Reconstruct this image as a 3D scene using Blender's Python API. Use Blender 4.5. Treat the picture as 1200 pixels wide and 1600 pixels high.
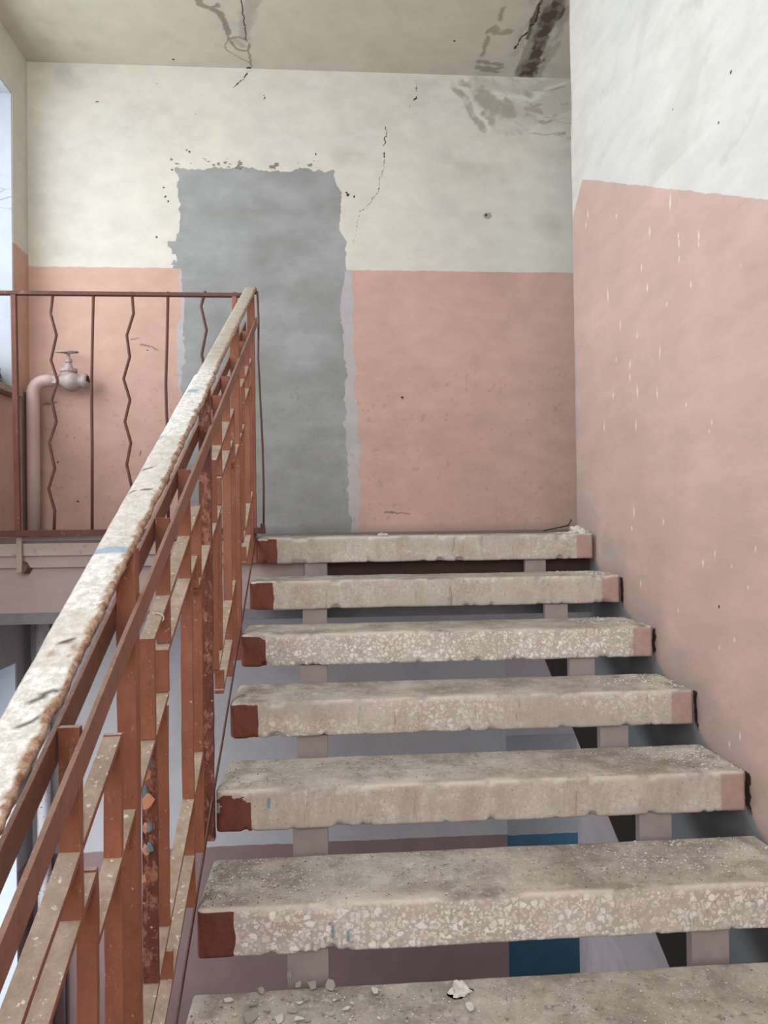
import bpy, bmesh, math, random
import numpy as np
from mathutils import Vector, Matrix
rng = np.random.default_rng(7); random.seed(7)
for o in list(bpy.data.objects): bpy.data.objects.remove(o)
scene = bpy.context.scene; C = scene.collection

# ------------------------------------------------------------------ camera
F_PX, YAW, PITCH, ROLL = 1164.65, 0.073, 0.0099, -0.0124
Fv = Vector((math.sin(YAW)*math.cos(PITCH), math.cos(YAW)*math.cos(PITCH), math.sin(PITCH)))
R0 = Vector((math.cos(YAW), -math.sin(YAW), 0)); U0 = R0.cross(Fv)
Rv = math.cos(ROLL)*R0 + math.sin(ROLL)*U0; Uv = math.cos(ROLL)*U0 - math.sin(ROLL)*R0
cam = bpy.data.objects.new('camera', bpy.data.cameras.new('camera')); C.objects.link(cam)
cam.data.sensor_fit = 'VERTICAL'; cam.data.sensor_height = 36; cam.data.lens = F_PX/1600*36
cam.data.clip_start = 0.05
m = Matrix((Rv, Uv, -Fv)).transposed().to_4x4(); cam.matrix_world = m
scene.camera = cam
def ray(px, py): return Fv + Rv*((px-600)/F_PX) - Uv*((py-800)/F_PX)
def on_y(px, py, Y): v = ray(px, py); return v*(Y/v.y)
def on_x(px, py, X): v = ray(px, py); return v*(X/v.x)
def on_z(px, py, Z): v = ray(px, py); return v*(Z/v.z)

# ------------------------------------------------------------------ light and exposure
w = bpy.data.worlds.new('sky'); scene.world = w; w.use_nodes = True
w.node_tree.nodes['Background'].inputs[0].default_value = (0.80, 0.91, 1.0, 1)
w.node_tree.nodes['Background'].inputs[1].default_value = 1.0
def area_light(name, loc, rot, sx, sy, power, col):
    l = bpy.data.lights.new(name, 'AREA'); l.shape = 'RECTANGLE'; l.size = sx; l.size_y = sy
    l.energy = power; l.color = col
    o = bpy.data.objects.new(name, l); C.objects.link(o); o.location = loc; o.rotation_euler = rot
    return o
H = math.pi/2
area_light('daylight_left', (-2.05, 2.2, 1.5), (0, -H, 0), 1.6, 3.7, 80, (0.88, 0.94, 1.0))
area_light('daylight_lower_left', (-2.05, 3.55, -2.1), (0, -H, 0), 1.6, 1.2, 31, (0.86, 0.92, 1.0))
area_light('corridor_fill', (2.5, 4.95, -2.3), (0, H, 0), 1.2, .7, 9, (0.9, 0.95, 1.0))  # fill lamp added to brighten the blue corridor wall; no window there
area_light('daylight_rear', (-0.3, -1.95, 1.1), (H, 0, 0), 2.4, 2.4, 118, (0.98, 0.99, 1.0))
scene.view_settings.view_transform = 'Standard'; scene.view_settings.look = 'None'
scene.view_settings.gamma = 1; scene.view_settings.use_curve_mapping = False
scene.view_settings.exposure = 0.0

# ------------------------------------------------------------------ dimensions (metres, eye at the origin)
D1, RUN, RISE, CZ = 3.2366, 0.30, 0.1629, 0.0735
XL, XR, TH, DEP = -0.3156, 1.1647, 0.112, 0.262
YB, XW, XRW, YC = 4.4, -1.707, 1.182, 3.492      # back wall, left wall, right wall, right wall's free end
ZC, ZF = 2.66, -3.45
SL = RISE/RUN
def zn(y): return -CZ + SL*(y-D1)                # nosing line

# ------------------------------------------------------------------ helpers
def srgb(r, g, b):
    f = lambda c: (c/255/12.92) if c/255 <= .04045 else ((c/255+.055)/1.055)**2.4
    return (f(r), f(g), f(b), 1)
def tag(o, label=None, cat=None, group=None, kind=None):
    if label: o['label'] = label
    if cat: o['category'] = cat
    if group: o['group'] = group
    if kind: o['kind'] = kind
    return o
def thing(name, label, cat, loc=(0, 0, 0), group=None):
    o = bpy.data.objects.new(name, None); C.objects.link(o); o.location = loc; o.empty_display_size = .05
    return tag(o, label, cat, group)
def top_of(p):
    v = Vector((0, 0, 0))
    while p is not None: v += p.location; p = p.parent
    return v
def link(name, me, mat, parent=None, loc=None, smooth=False):
    """verts are in world coordinates; origin moves to loc (or to the parent's origin)"""
    off = top_of(parent) if parent is not None else Vector((0, 0, 0))
    org = Vector(loc) if loc is not None else off
    me.transform(Matrix.Translation(-org))
    o = bpy.data.objects.new(name, me); C.objects.link(o)
    if parent is not None: o.parent = parent
    o.location = org-off
    if mat: me.materials.append(mat)
    if smooth:
        me.polygons.foreach_set('use_smooth', [True]*len(me.polygons))
    return o
class MB:
    def __init__(s): s.v = []; s.f = []
    def add(s, vs, fs):
        n = len(s.v); s.v += [tuple(v) for v in vs]; s.f += [tuple(i+n for i in f) for f in fs]; return s
    def box(s, a, b):
        x0, y0, z0 = a; x1, y1, z1 = b
        return s.add([(x0,y0,z0),(x1,y0,z0),(x1,y1,z0),(x0,y1,z0),(x0,y0,z1),(x1,y0,z1),(x1,y1,z1),(x0,y1,z1)],
                     [(0,3,2,1),(4,5,6,7),(0,1,5,4),(1,2,6,5),(2,3,7,6),(3,0,4,7)])
    def prism_x(s, yz, x0, x1):
        n = len(yz)
        return s.add([(x0, y, z) for y, z in yz]+[(x1, y, z) for y, z in yz],
                     [tuple(range(n)), tuple(range(2*n-1, n-1, -1))]+[(i, i+n, (i+1) % n+n, (i+1) % n) for i in range(n)])
    def tube(s, pts, r, n=10, radii=None):
        P = [Vector(p) for p in pts]; rings = []
        for i, p in enumerate(P):
            t = (P[min(i+1, len(P)-1)]-P[max(i-1, 0)]).normalized()
            a = Vector((0, 1, 0)) if abs(t.y) < .9 else Vector((1, 0, 0))
            u = t.cross(a).normalized(); v = t.cross(u).normalized()
            rr = radii[i] if radii else r
            rings.append([p+u*rr*math.cos(2*math.pi*k/n)+v*rr*math.sin(2*math.pi*k/n) for k in range(n)])
        vs = [q for ring in rings for q in ring]; fs = []
        for i in range(len(P)-1):
            for k in range(n):
                fs.append((i*n+k, i*n+(k+1) % n, (i+1)*n+(k+1) % n, (i+1)*n+k))
        fs.append(tuple(range(n-1, -1, -1))); fs.append(tuple(range((len(P)-1)*n, len(P)*n)))
        return s.add(vs, fs)
    def mesh(s, name, bevel=0, seg=2):
        me = bpy.data.meshes.new(name); me.from_pydata(s.v, [], s.f)
        bm = bmesh.new(); bm.from_mesh(me)
        bmesh.ops.recalc_face_normals(bm, faces=bm.faces)
        if bevel:
            es = [e for e in bm.edges if len(e.link_faces) == 2 and e.calc_face_angle(0) > .5]
            bmesh.ops.bevel(bm, geom=es, offset=bevel, segments=seg, affect='EDGES', profile=.6)
        bm.to_mesh(me); bm.free(); return me
    def build(s, name, mat, parent=None, bevel=0, loc=None, smooth=False):
        return link(name, s.mesh(name, bevel), mat, parent, loc, smooth)

# numpy value noise -------------------------------------------------
def vnoise(x, y, seed=0):
    xi = np.floor(x).astype(np.int64); yi = np.floor(y).astype(np.int64)
    xf = x-xi; yf = y-yi; xf = xf*xf*(3-2*xf); yf = yf*yf*(3-2*yf)
    def h(a, b):
        n = (a*374761393 + b*668265263 + seed*1442695041) & 0xffffffff
        n = ((n ^ (n >> 13))*1274126177) & 0xffffffff
        return ((n ^ (n >> 16)) & 0xffff)/65535.0
    return (h(xi, yi)*(1-xf)+h(xi+1, yi)*xf)*(1-yf)+(h(xi, yi+1)*(1-xf)+h(xi+1, yi+1)*xf)*yf
def fbm(x, y, seed=0, oct=4):
    s = 0; a = .5; t = 0
    for k in range(oct): s = s+a*vnoise(x*2**k, y*2**k, seed+k*17); t += a; a *= .5
    return s/t
def sstep(a, b, x):
    t = np.clip((x-a)/(b-a), 0, 1); return t*t*(3-2*t)
def dist_poly(u, v, pts):
    d = np.full(u.shape, 9.0)
    for (ax, ay), (bx, by) in zip(pts[:-1], pts[1:]):
        L = (bx-ax)**2+(by-ay)**2+1e-12
        t = np.clip(((u-ax)*(bx-ax)+(v-ay)*(by-ay))/L, 0, 1)
        d = np.minimum(d, np.hypot(u-ax-t*(bx-ax), v-ay-t*(by-ay)))
    return d
def grid_plane(name, us, vs, to3, masks, mat, skip=None, flip=False, parent=None):
    """rectangular sheet at fine pitch; masks: name -> (N,4) array"""
    Uu, Vv = np.meshgrid(us, vs); u = Uu.ravel(); v = Vv.ravel()
    co = to3(u, v); nu, nv = len(us), len(vs)
    i = np.arange(nu-1)[None, :]+np.arange(nv-1)[:, None]*nu
    q = np.stack([i, i+1, i+1+nu, i+nu], -1).reshape(-1, 4)
    if flip: q = q[:, ::-1]
    if skip is not None:
        cu = (u[q].mean(1)); cv = v[q].mean(1); q = q[~skip(cu, cv)]
    me = bpy.data.meshes.new(name)
    me.vertices.add(len(u)); me.vertices.foreach_set('co', co.astype(np.float32).ravel())
    me.loops.add(q.size); me.polygons.add(len(q))
    me.loops.foreach_set('vertex_index', q.ravel().astype(np.int32))
    me.polygons.foreach_set('loop_start', np.arange(0, q.size, 4, dtype=np.int32))
    me.update(calc_edges=True)
    for k, fn in masks.items():
        a = me.color_attributes.new(k, 'FLOAT_COLOR', 'POINT')
        a.data.foreach_set('color', fn(u, v).astype(np.float32).ravel())
    return link(name, me, mat, parent, smooth=True)
def rgba(*c):
    n = max(np.size(x) for x in c)
    c = [np.broadcast_to(x, n) for x in c]
    while len(c) < 4: c.append(np.zeros(n))
    return np.stack(c, -1)

# node helper ---------------------------------------------------------
class NT:
    def __init__(s, name, rough=.85, spec=.25):
        s.m = bpy.data.materials.new(name); s.m.use_nodes = True; s.t = s.m.node_tree
        s.b = s.t.nodes['Principled BSDF']; s.b.inputs['Roughness'].default_value = rough
        s.b.inputs['Specular IOR Level'].default_value = spec
    def n(s, t, **k):
        x = s.t.nodes.new(t)
        for a, b in k.items(): setattr(x, a, b)
        return x
    def put(s, sock, v):
        if isinstance(v, bpy.types.NodeSocket): s.t.links.new(v, sock)
        else: sock.default_value = v
    def math(s, op, a, b=0.0, c=None, clamp=False):
        x = s.n('ShaderNodeMath', operation=op, use_clamp=clamp); s.put(x.inputs[0], a); s.put(x.inputs[1], b)
        if c is not None: s.put(x.inputs[2], c)
        return x.outputs[0]
    def mix(s, f, a, b, blend='MIX'):
        x = s.n('ShaderNodeMix', data_type='RGBA', blend_type=blend); s.put(x.inputs[0], f); s.put(x.inputs[6], a); s.put(x.inputs[7], b)
        return x.outputs[2]
    def ramp(s, v, a, b, lo=0.0, hi=1.0):
        x = s.n('ShaderNodeMapRange'); s.put(x.inputs[0], v); s.put(x.inputs[1], a); s.put(x.inputs[2], b); s.put(x.inputs[3], lo); s.put(x.inputs[4], hi)
        return x.outputs[0]
    def pos(s, scale=None, world=True):
        g = s.n('ShaderNodeNewGeometry').outputs['Position'] if world else s.n('ShaderNodeTexCoord').outputs['Object']
        if scale is None: return g
        x = s.n('ShaderNodeMapping'); s.put(x.inputs[0], g); x.inputs[3].default_value = scale; return x.outputs[0]
    def noise(s, sc, det=4, rough=.6, co=None, dist=0):
        x = s.n('ShaderNodeTexNoise'); s.put(x.inputs['Vector'], co if co else s.pos()); x.inputs['Scale'].default_value = sc
        x.inputs['Detail'].default_value = det; x.inputs['Roughness'].default_value = rough; x.inputs['Distortion'].default_value = dist
        return x.outputs[0]
    def voro(s, sc, feat='F1', co=None, out='Distance', rnd=1):
        x = s.n('ShaderNodeTexVoronoi', feature=feat); s.put(x.inputs['Vector'], co if co else s.pos()); x.inputs['Scale'].default_value = sc
        x.inputs['Randomness'].default_value = rnd
        return x.outputs[out]
    def attr(s, name):
        x = s.n('ShaderNodeAttribute', attribute_name=name); y = s.n('ShaderNodeSeparateColor'); s.t.links.new(x.outputs['Color'], y.inputs[0])
        return y.outputs[0], y.outputs[1], y.outputs[2], x.outputs['Alpha']
    def sep(s, v):
        x = s.n('ShaderNodeSeparateXYZ'); s.put(x.inputs[0], v); return x.outputs
    def bump(s, h, st=.3, d=.01, prev=None):
        x = s.n('ShaderNodeBump'); s.put(x.inputs['Height'], h); x.inputs['Strength'].default_value = st; x.inputs['Distance'].default_value = d
        if prev: s.put(x.inputs['Normal'], prev)
        return x.outputs[0]
    def out(s, col, normal=None, rough=None):
        s.put(s.b.inputs['Base Color'], col)
        if normal: s.put(s.b.inputs['Normal'], normal)
        if rough is not None: s.put(s.b.inputs['Roughness'], rough)
        return s.m

WHITE = srgb(214, 210, 200); PINK = srgb(201, 166, 151); LILAC = srgb(186, 178, 179); CEM = srgb(148, 150, 150)
def plaster(name, white, dado=None, dado_h=None, masks=True, stroke=(1, 1, 1), bumpk=.14, extra=None):
    """painted plaster; dado = paint colour below height a + b*Y; masks m (patch, stain, dark chip and gap shadow, lilac) and n (white scratch, dark tone, brown, grey)"""
    T = NT(name, .88, .2)
    big = T.noise(1.3, 5, .6); mid = T.noise(7, 5, .65, T.pos(stroke)); fine = T.noise(60, 3, .6)
    mott = T.ramp(T.math('ADD', T.math('MULTIPLY', big, .55), T.math('MULTIPLY', mid, .45)), .32, .68, .80, 1.07)
    col = T.mix(T.ramp(big, .35, .65), white, tuple(c*k for c, k in zip(white[:3], (.95, .935, .90)))+(1,))
    z = T.sep(T.pos())
    if dado:
        a, b = dado_h
        line = T.math('ADD', T.math('MULTIPLY', z[1], b), a)
        line = T.math('ADD', line, T.math('MULTIPLY', T.math('SUBTRACT', T.noise(14, 3), .5), .018))
        f = T.ramp(T.math('SUBTRACT', line, z[2]), -.0015, .0015)
        col = T.mix(f, col, dado)
    if masks:
        p, st, ch, li = T.attr('m'); sc, so, br, gr = T.attr('n')
        col = T.mix(T.ramp(li, .4, .6), col, LILAC)
        cem = T.mix(T.ramp(T.noise(3, 6, .62, T.pos((1, 1, 1.8))), .35, .65), srgb(144, 145, 142), srgb(160, 161, 161))
        col = T.mix(T.ramp(p, .45, .55), col, cem)
        col = T.mix(T.math('MULTIPLY', st, .8), col, srgb(136, 126, 110))
        col = T.mix(T.math('MULTIPLY', so, .8, clamp=True), col, srgb(104, 96, 88))
        col = T.mix(br, col, srgb(84, 70, 58))
        col = T.mix(T.math('MULTIPLY', gr, .7), col, srgb(188, 178, 174))
        col = T.mix(sc, col, srgb(246, 236, 226))
        col = T.mix(T.ramp(ch, .35, .6), col, srgb(70, 62, 54))
    if extra: col = extra(T, col, z)
    col = T.mix(1.0, col, T.n('ShaderNodeCombineColor').outputs[0], 'MULTIPLY') if False else col
    g = T.n('ShaderNodeCombineColor'); [T.put(g.inputs[i], mott) for i in range(3)]
    col = T.mix(1.0, col, g.outputs[0], 'MULTIPLY')
    h = T.math('ADD', T.math('MULTIPLY', mid, .8), T.math('MULTIPLY', fine, .22))
    if masks:
        h = T.math('SUBTRACT', h, T.math('MULTIPLY', ch, .8))
        h = T.math('ADD', h, T.math('MULTIPLY', T.ramp(p, .4, .6), .5))
    return T.out(col, T.bump(h, bumpk, .012))

# ------------------------------------------------------------------ back wall (upper storey), fine sheet with masks
def P2(L, kind, c):   # pixel list -> plane coords
    if kind == 'y': return [(lambda v: (v.x, v.z))(on_y(px, py, c)) for px, py in L]
    if kind == 'z': return [(lambda v: (v.x, v.y))(on_z(px, py, c)) for px, py in L]
    return [(lambda v: (v.y, v.z))(on_x(px, py, c)) for px, py in L]
patchL = P2([(274,265),(278,300),(282,345),(276,375),(277,410),(287,425),(287,480),(288,560),(284,625),(286,700),(288,833)], 'y', YB)
patchR = P2([(518,262),(532,300),(531,350),(540,385),(540,424),(534,440),(535,500),(538,560),(540,610),(540,660),(542,700),(545,740),(541,765),(548,800),(548,833)], 'y', YB)
lilL = P2([(284,418),(280,500),(276,560),(280,600),(287,640),(287,833)], 'y', YB)
lilR = P2([(551,424),(553,470),(550,500),(552,560),(557,620),(560,680),(562,760),(560,833)], 'y', YB)
zt = on_y(400, 265, YB).z; zd = on_y(400, 421, YB).z
def edge_x(L, v):
    L = sorted(L, key=lambda p: p[1]); return np.interp(v, [p[1] for p in L], [p[0] for p in L])
cracks = [([(603,200),(600,240),(601,265),(592,285),(590,300),(578,318),(562,330)], .0035), ([(650,125),(652,150),(635,180)], .002),
          ([(562,330),(556,352),(553,380)], .002), ([(388,112),(375,128),(365,138)], .003), ([(413,143),(412,155)], .002),
          ([(160,158),(150,157)], .002), ([(630,622),(628,624)], .004),([(150,135),(172,142)], .0)]
spots = [(293,234,2.2),(297,236,2.6),(247,131,1.5),(493,240,2.4),(245,370,2.6),(271,93,2),(384,140,1.6),(543,304,3.4),(554,307,2.6),(541,300,2.4),(255,294,2.2),
         (259,308,2.6),(262,314,2),(305,178,1),(122,783,2.6),(232,546,1.8),(630,623,2.2),(91,722,2.4),(672,482,1.2),(712,505,1),(215,740,1.2),(760,337,3.0),(270,265,2.6),(168,548,1.4),(117,685,1.5),(125,668,1.6)]
stain_lines = [([(706,134),(722,150),(735,165),(742,185),(757,200)], .022), ([(718,130),(742,136)], .020), ([(744,128),(752,150),(770,172),(790,180)], .050), ([(752,140),(772,160),(800,170),(826,184)], .045),
               ([(790,152),(812,165),(840,172),(862,182),(884,170)], .016), ([(757,178),(776,190),(797,203),(816,204)], .022), ([(770,192),(782,206),(800,210)], .02),
               ([(792,124),(812,140),(832,152)], .020), ([(806,130),(830,142),(860,142),(888,132)], .010), ([(805,155),(835,166),(888,160)], .008), ([(826,207),(885,210)], .007), ([(822,190),(860,190),(888,178)], .010)]
def mask_back_m(u, v):
    n1 = fbm(u*14, v*14, 3)-.5; n2 = fbm(u*45, v*45, 8)-.5
    du = n1*.05+n2*.018
    xl = edge_x(patchL, v); xr = edge_x(patchR, v)
    ins = np.minimum(np.minimum(u-xl+du, xr-u+du), (zt-v)+n1*.05+n2*.03)
    patch = sstep(-.004, .004, ins)
    # ragged grey fringe at the left edge just above the dado
    patch = np.maximum(patch, ((fbm(u*26, v*26, 5) > .52) & (u > xl-.05) & (u < xl+.02) & (v > zd) & (v < zd+.16))*1.0)
    ll = edge_x(lilL, v); lr = edge_x(lilR, v)
    lil = ((u-ll+n1*.05 > 0) & (lr-u+n1*.05 > 0) & (v < zd+.002))*1.0
    st = np.zeros_like(u)
    wu = u+(fbm(u*9, v*9, 21)-.5)*.05+n2*.015; wv = v+(fbm(u*9, v*9, 22)-.5)*.05+n2*.015
    for L, r in stain_lines:
        d = dist_poly(wu, wv, P2(L, 'y', YB)); st = np.maximum(st, sstep(r*1.25, r*.5, d)*(.30+.5*sstep(.35, .65, fbm(u*18, v*18, 27))))
    c0 = on_y(888, 60, YB); rr_ = np.hypot((u-c0.x)*.95, (v-c0.z))+(fbm(u*5, v*5, 24)-.5)*.10+n2*.012
    rings = np.abs(((rr_*11.0) % 1.0)-.5); m_ = sstep(.66, .58, rr_)*sstep(.16, .22, rr_)*(u < 1.6)*sstep(-.70, -.62, u-c0.x)
    st = np.maximum(st, sstep(.07, .02, rings)*m_*.55*(fbm(u*7, v*7, 25) > .42))
    st = np.maximum(st, m_*sstep(.45, .62, fbm(u*9+rr_*14, v*4, 26, 5))*.42)
    # soft greasy clouds
    for px, py, r, a in [(835,185,.22,.35),(740,250,.2,.35),(700,235,.12,.2),(640,165,.25,.25),(860,350,.06,.35),(240,180,.2,.22),(720,330,.12,.25),(545,245,.06,.45),(480,150,.2,.12),(100,110,.15,.3),(80,390,.08,.2),(880,230,.12,.25)]:
        p = on_y(px, py, YB); d = np.hypot(u-p.x, (v-p.z)*1.6)
        st = np.maximum(st, np.clip(1-d/(r*2), 0, 1)*a*sstep(.3, .65, fbm(u*6+px, v*10, 31)))
    # peeled rim above the patch
    rim = (np.abs(v-zt-.03) < .035) & (u > xl-.03) & (u < xr+.02) & (fbm(u*22, v*40, 41, 5) > .64)
    rim2 = (np.hypot(u-on_y(362, 257, YB).x, 0) < .05) & (np.abs(v-zt-.035) < .012) & (fbm(u*50, v*60, 43) > .5)
    ch = np.zeros_like(u)
    for L, r in cracks:
        if r: ch = np.maximum(ch, sstep(r*1.5, r*.3, dist_poly(u+n2*.03, v+n1*.04, P2(L, 'y', YB)))*(.6+.4*(fbm(u*12, v*12, 90) > .5)))
    for px, py, r in spots:
        p = on_y(px, py, YB); ch = np.maximum(ch, sstep(r/265*1.1, r/265*.4, np.hypot(u-p.x+n2*.02, v-p.z+n1*.02))*.8)
    p = on_y(762, 337, YB); d = np.hypot((u-p.x), (v-p.z)*1.3); st = np.maximum(st, (d < .026)*.9)
    ch = np.maximum(ch, (rim | rim2)*.52)
    return rgba(patch, st, ch, lil)
def mask_back_n(u, v):
    so = np.zeros_like(u)
    # scuffs around the lower part of the dado
    sc = (fbm(u*34, v*34, 61, 5) > .745)*(v < .9)*.25
    for L, r in [([(205,530),(216,528)],.004),([(220,540),(236,541),(246,547)],.004),([(600,800),(640,802)],.003),([(68,632),(88,629)],.005),([(220,705),(218,712)],.004)]:
        so = np.maximum(so, sstep(r*1.6, r*.6, dist_poly(u, v+(fbm(u*40, v*40, 7)-.5)*.02, P2(L, 'y', YB))))
    so = np.maximum(so, sc)
    so = np.maximum(so, np.clip(1-(v+CZ)/.05, 0, 1)*.5*(v > -.12))  # wall gets darker towards the floor line
    # soft dark patches around the valve
    for px, py, r in [(112,600,.09),(158,600,.05),(75,620,.05)]:
        p = on_y(px, py, YB); so = np.maximum(so, np.clip(1-np.hypot(u-p.x, v-p.z+.02)/r, 0, 1)*.6*fbm(u*20, v*20, 77))
    return rgba(np.zeros_like(u), so, np.zeros_like(u), np.zeros_like(u))
mat_back = plaster('plaster_back', WHITE, PINK, (1.478, 0.0), stroke=(1, 1, 1.6))
ob = grid_plane('wall_back', np.linspace(XW, 2.6, 760), np.linspace(-.43, ZC, 560), lambda u, v: np.stack([u, np.full_like(u, YB), v], -1),
                {'m': mask_back_m, 'n': mask_back_n}, mat_back); tag(ob, kind='structure')

# lower storey back wall with a doorway to a corridor behind
LAV = srgb(190, 188, 190); DADO2 = srgb(146, 122, 120)
mat_lowleft = plaster('plaster_lower', LAV, DADO2, (-1.885, 0), masks=False)
def speck(T, col, z):
    s = T.ramp(T.voro(24), .035, .06, 1, 0); k = T.ramp(T.noise(3), .5, .6)
    return T.mix(T.math('MULTIPLY', s, k), col, srgb(90, 85, 90))
mat_lowleft = plaster('plaster_lower', LAV, DADO2, (-1.885, 0), masks=False, extra=speck)
b = MB().box((XW, YB, ZF), (1.035, YB+.12, -.42)); ob = b.build('wall_back_lower', mat_lowleft); tag(ob, kind='structure')
mat_lowright = plaster('plaster_lower_right', srgb(186, 176, 180), masks=False)
ob = MB().box((1.505, YB, ZF), (2.6, YB+.12, -.42)).box((1.035, YB, -1.3), (1.505, YB+.12, -.42)).build('wall_back_lower_right', mat_lowright); tag(ob, kind='structure')
mat_corr = plaster('plaster_corridor', srgb(160, 162, 166), srgb(66, 104, 126), (-2.325, 0), masks=False)
ob = MB().box((.6, 5.4, ZF), (2.6, 5.5, -.42)).build('wall_corridor', mat_corr); tag(ob, kind='structure')

# ------------------------------------------------------------------ left wall: two window openings
YW = 4.195
mat_left = plaster('plaster_left', WHITE, PINK, (1.54, 0.0), masks=False)
def left_low(T, col, z):
    return col
mat_left_low = plaster('plaster_left_lower', srgb(170, 165, 168), DADO2, (-1.885, 0), masks=False)
def left_up():
    b = MB(); x0, x1 = XW-.40, XW
    b.box((x0, YW, -.42), (x1, YB, ZC)); b.box((x0, .3, -.42), (x1, YW, .68)); b.box((x0, .3, 2.36), (x1, YW, ZC)); b.box((x0, -1.72, -.42), (x1, .3, ZC))
    return b
ob = left_up().build('wall_left', mat_left); tag(ob, kind='structure')
b = MB(); x0, x1 = XW-.40, XW
b.box((x0, YW, ZF), (x1, YB, -.42)); b.box((x0, 2.9, ZF), (x1, YW, -2.9)); b.box((x0, 2.9, -.75), (x1, YW, -.42)); b.box((x0, -1.72, ZF), (x1, 2.9, -.42))
ob = b.build('wall_left_lower', mat_left_low); tag(ob, kind='structure')
# window reveals: white plaster lining of the openings
def crackle(T, col, z):
    c = T.ramp(T.voro(5, 'DISTANCE_TO_EDGE', T.pos((1, 1, 2.5))), .0, .02, 1, 0); k = T.ramp(T.math('ABSOLUTE', T.math('SUBTRACT', z[2], 1.8)), .06, .12, 1, 0)
    return T.mix(T.math('MULTIPLY', c, k), col, srgb(120, 118, 118))
mat_reveal = plaster('plaster_reveal', srgb(176, 182, 190), masks=False, extra=crackle)
ob = MB().box((XW-.395, YW-.006, .72), (XW-.004, YW, 2.36)).box((XW-.395, .3, 2.354), (XW-.004, YW-.006, 2.36)).box((XW-.395, .3, .72), (XW-.004, .306, 2.354)).build('trim_1', mat_reveal); tag(ob, kind='structure')
ob = MB().box((XW-.395, YW-.006, -2.9), (XW-.004, YW, -.75)).box((XW-.395, 2.9, -.756), (XW-.004, YW-.006, -.75)).build('trim_2', mat_reveal); tag(ob, kind='structure')

def simple(name, col, rough=.6, bumpk=.15, var=.12, scale=30, metal=0, spec=.35):
    T = NT(name, rough, spec); n = T.noise(scale, 4, .6, T.pos(world=False)); n2 = T.noise(scale/6, 3, .6, T.pos(world=False))
    c = T.mix(T.ramp(n2, .35, .65), col, tuple(x*(1-var*2) for x in col[:3])+(1,)); c = T.mix(T.ramp(n, .3, .7, 0, .5), c, tuple(min(1, x*(1+var)) for x in col[:3])+(1,))
    T.b.inputs['Metallic'].default_value = metal
    return T.out(c, T.bump(n, bumpk, .004))
mat_frame = simple('window_paint', srgb(205, 205, 200)); mat_sill = simple('sill_concrete', srgb(165, 152, 138), .85, .4, .12, 18)
def window_frame(name, x, y0, y1, z0, z1, parts=3):
    b = MB(); t = .05
    b.box((x, y0, z0), (x+.06, y1, z0+t)); b.box((x, y0, z1-t), (x+.06, y1, z1))
    for i in range(parts+1):
        y = y0+(y1-y0-t)*i/parts; b.box((x, y, z0+t), (x+.06, y+t, z1-t))
    o = b.build(name, mat_frame, None, .004); return tag(o, kind='structure')
window_frame('window_1', XW-.39, .306, YW-.006, .74, 2.354); window_frame('window_2', XW-.39, 2.9, YW-.006, -2.9, -.756, 1)
ob = MB().box((XW-.38, .32, .684), (XW+.06, YW-.035, .722)).build('trim_3', mat_sill, None, .006); tag(ob, kind='structure')
# boxed-in chase under the window in the corner
ob = MB().box((XW, 4.235, -CZ), (XW+.022, 4.345, .735)).build('trim_4', simple('chase_paint', srgb(140, 120, 110), .8), None, .004); tag(ob, kind='structure')

# ------------------------------------------------------------------ right wall
pts_r = [on_x(px, py, XRW) for px, py in [(918,281),(1050,297),(1200,312)]]
bR = (pts_r[0].z-pts_r[2].z)/(pts_r[0].y-pts_r[2].y); aR = pts_r[0].z-bR*pts_r[0].y
scr = [(893,310,26),(1047,316,30),(919,335,20),(916,352,10),(963,338,8),(1015,362,22),(1060,368,10),(1061,380,16),(1092,368,20),(1092,382,8),(1061,405,12),(1002,418,14),(1011,450,16),(950,460,26),(1080,445,12),(969,508,20),(1042,475,8),(995,525,10),(1031,550,22),(984,570,16),(984,590,14),(996,612,24),(958,618,12),(963,562,8),(1027,615,18),(1072,632,8),(944,668,20),(994,664,18),(1112,660,10),(1108,674,6),(990,800,20),(1117,865,14),(1099,880,14),(1180,858,12),(1036,815,12),(987,825,8),(1001,912,14),(1143,885,6),(1148,1000,8),(1157,1150,16),(1140,1163,12),(1169,918,8),(1125,1012,6),(1060,954,6)]
def to_r(u, v): return np.stack([XRW+(fbm(u*3, v*3, 91)-.5)*.006, u, v], -1)
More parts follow.
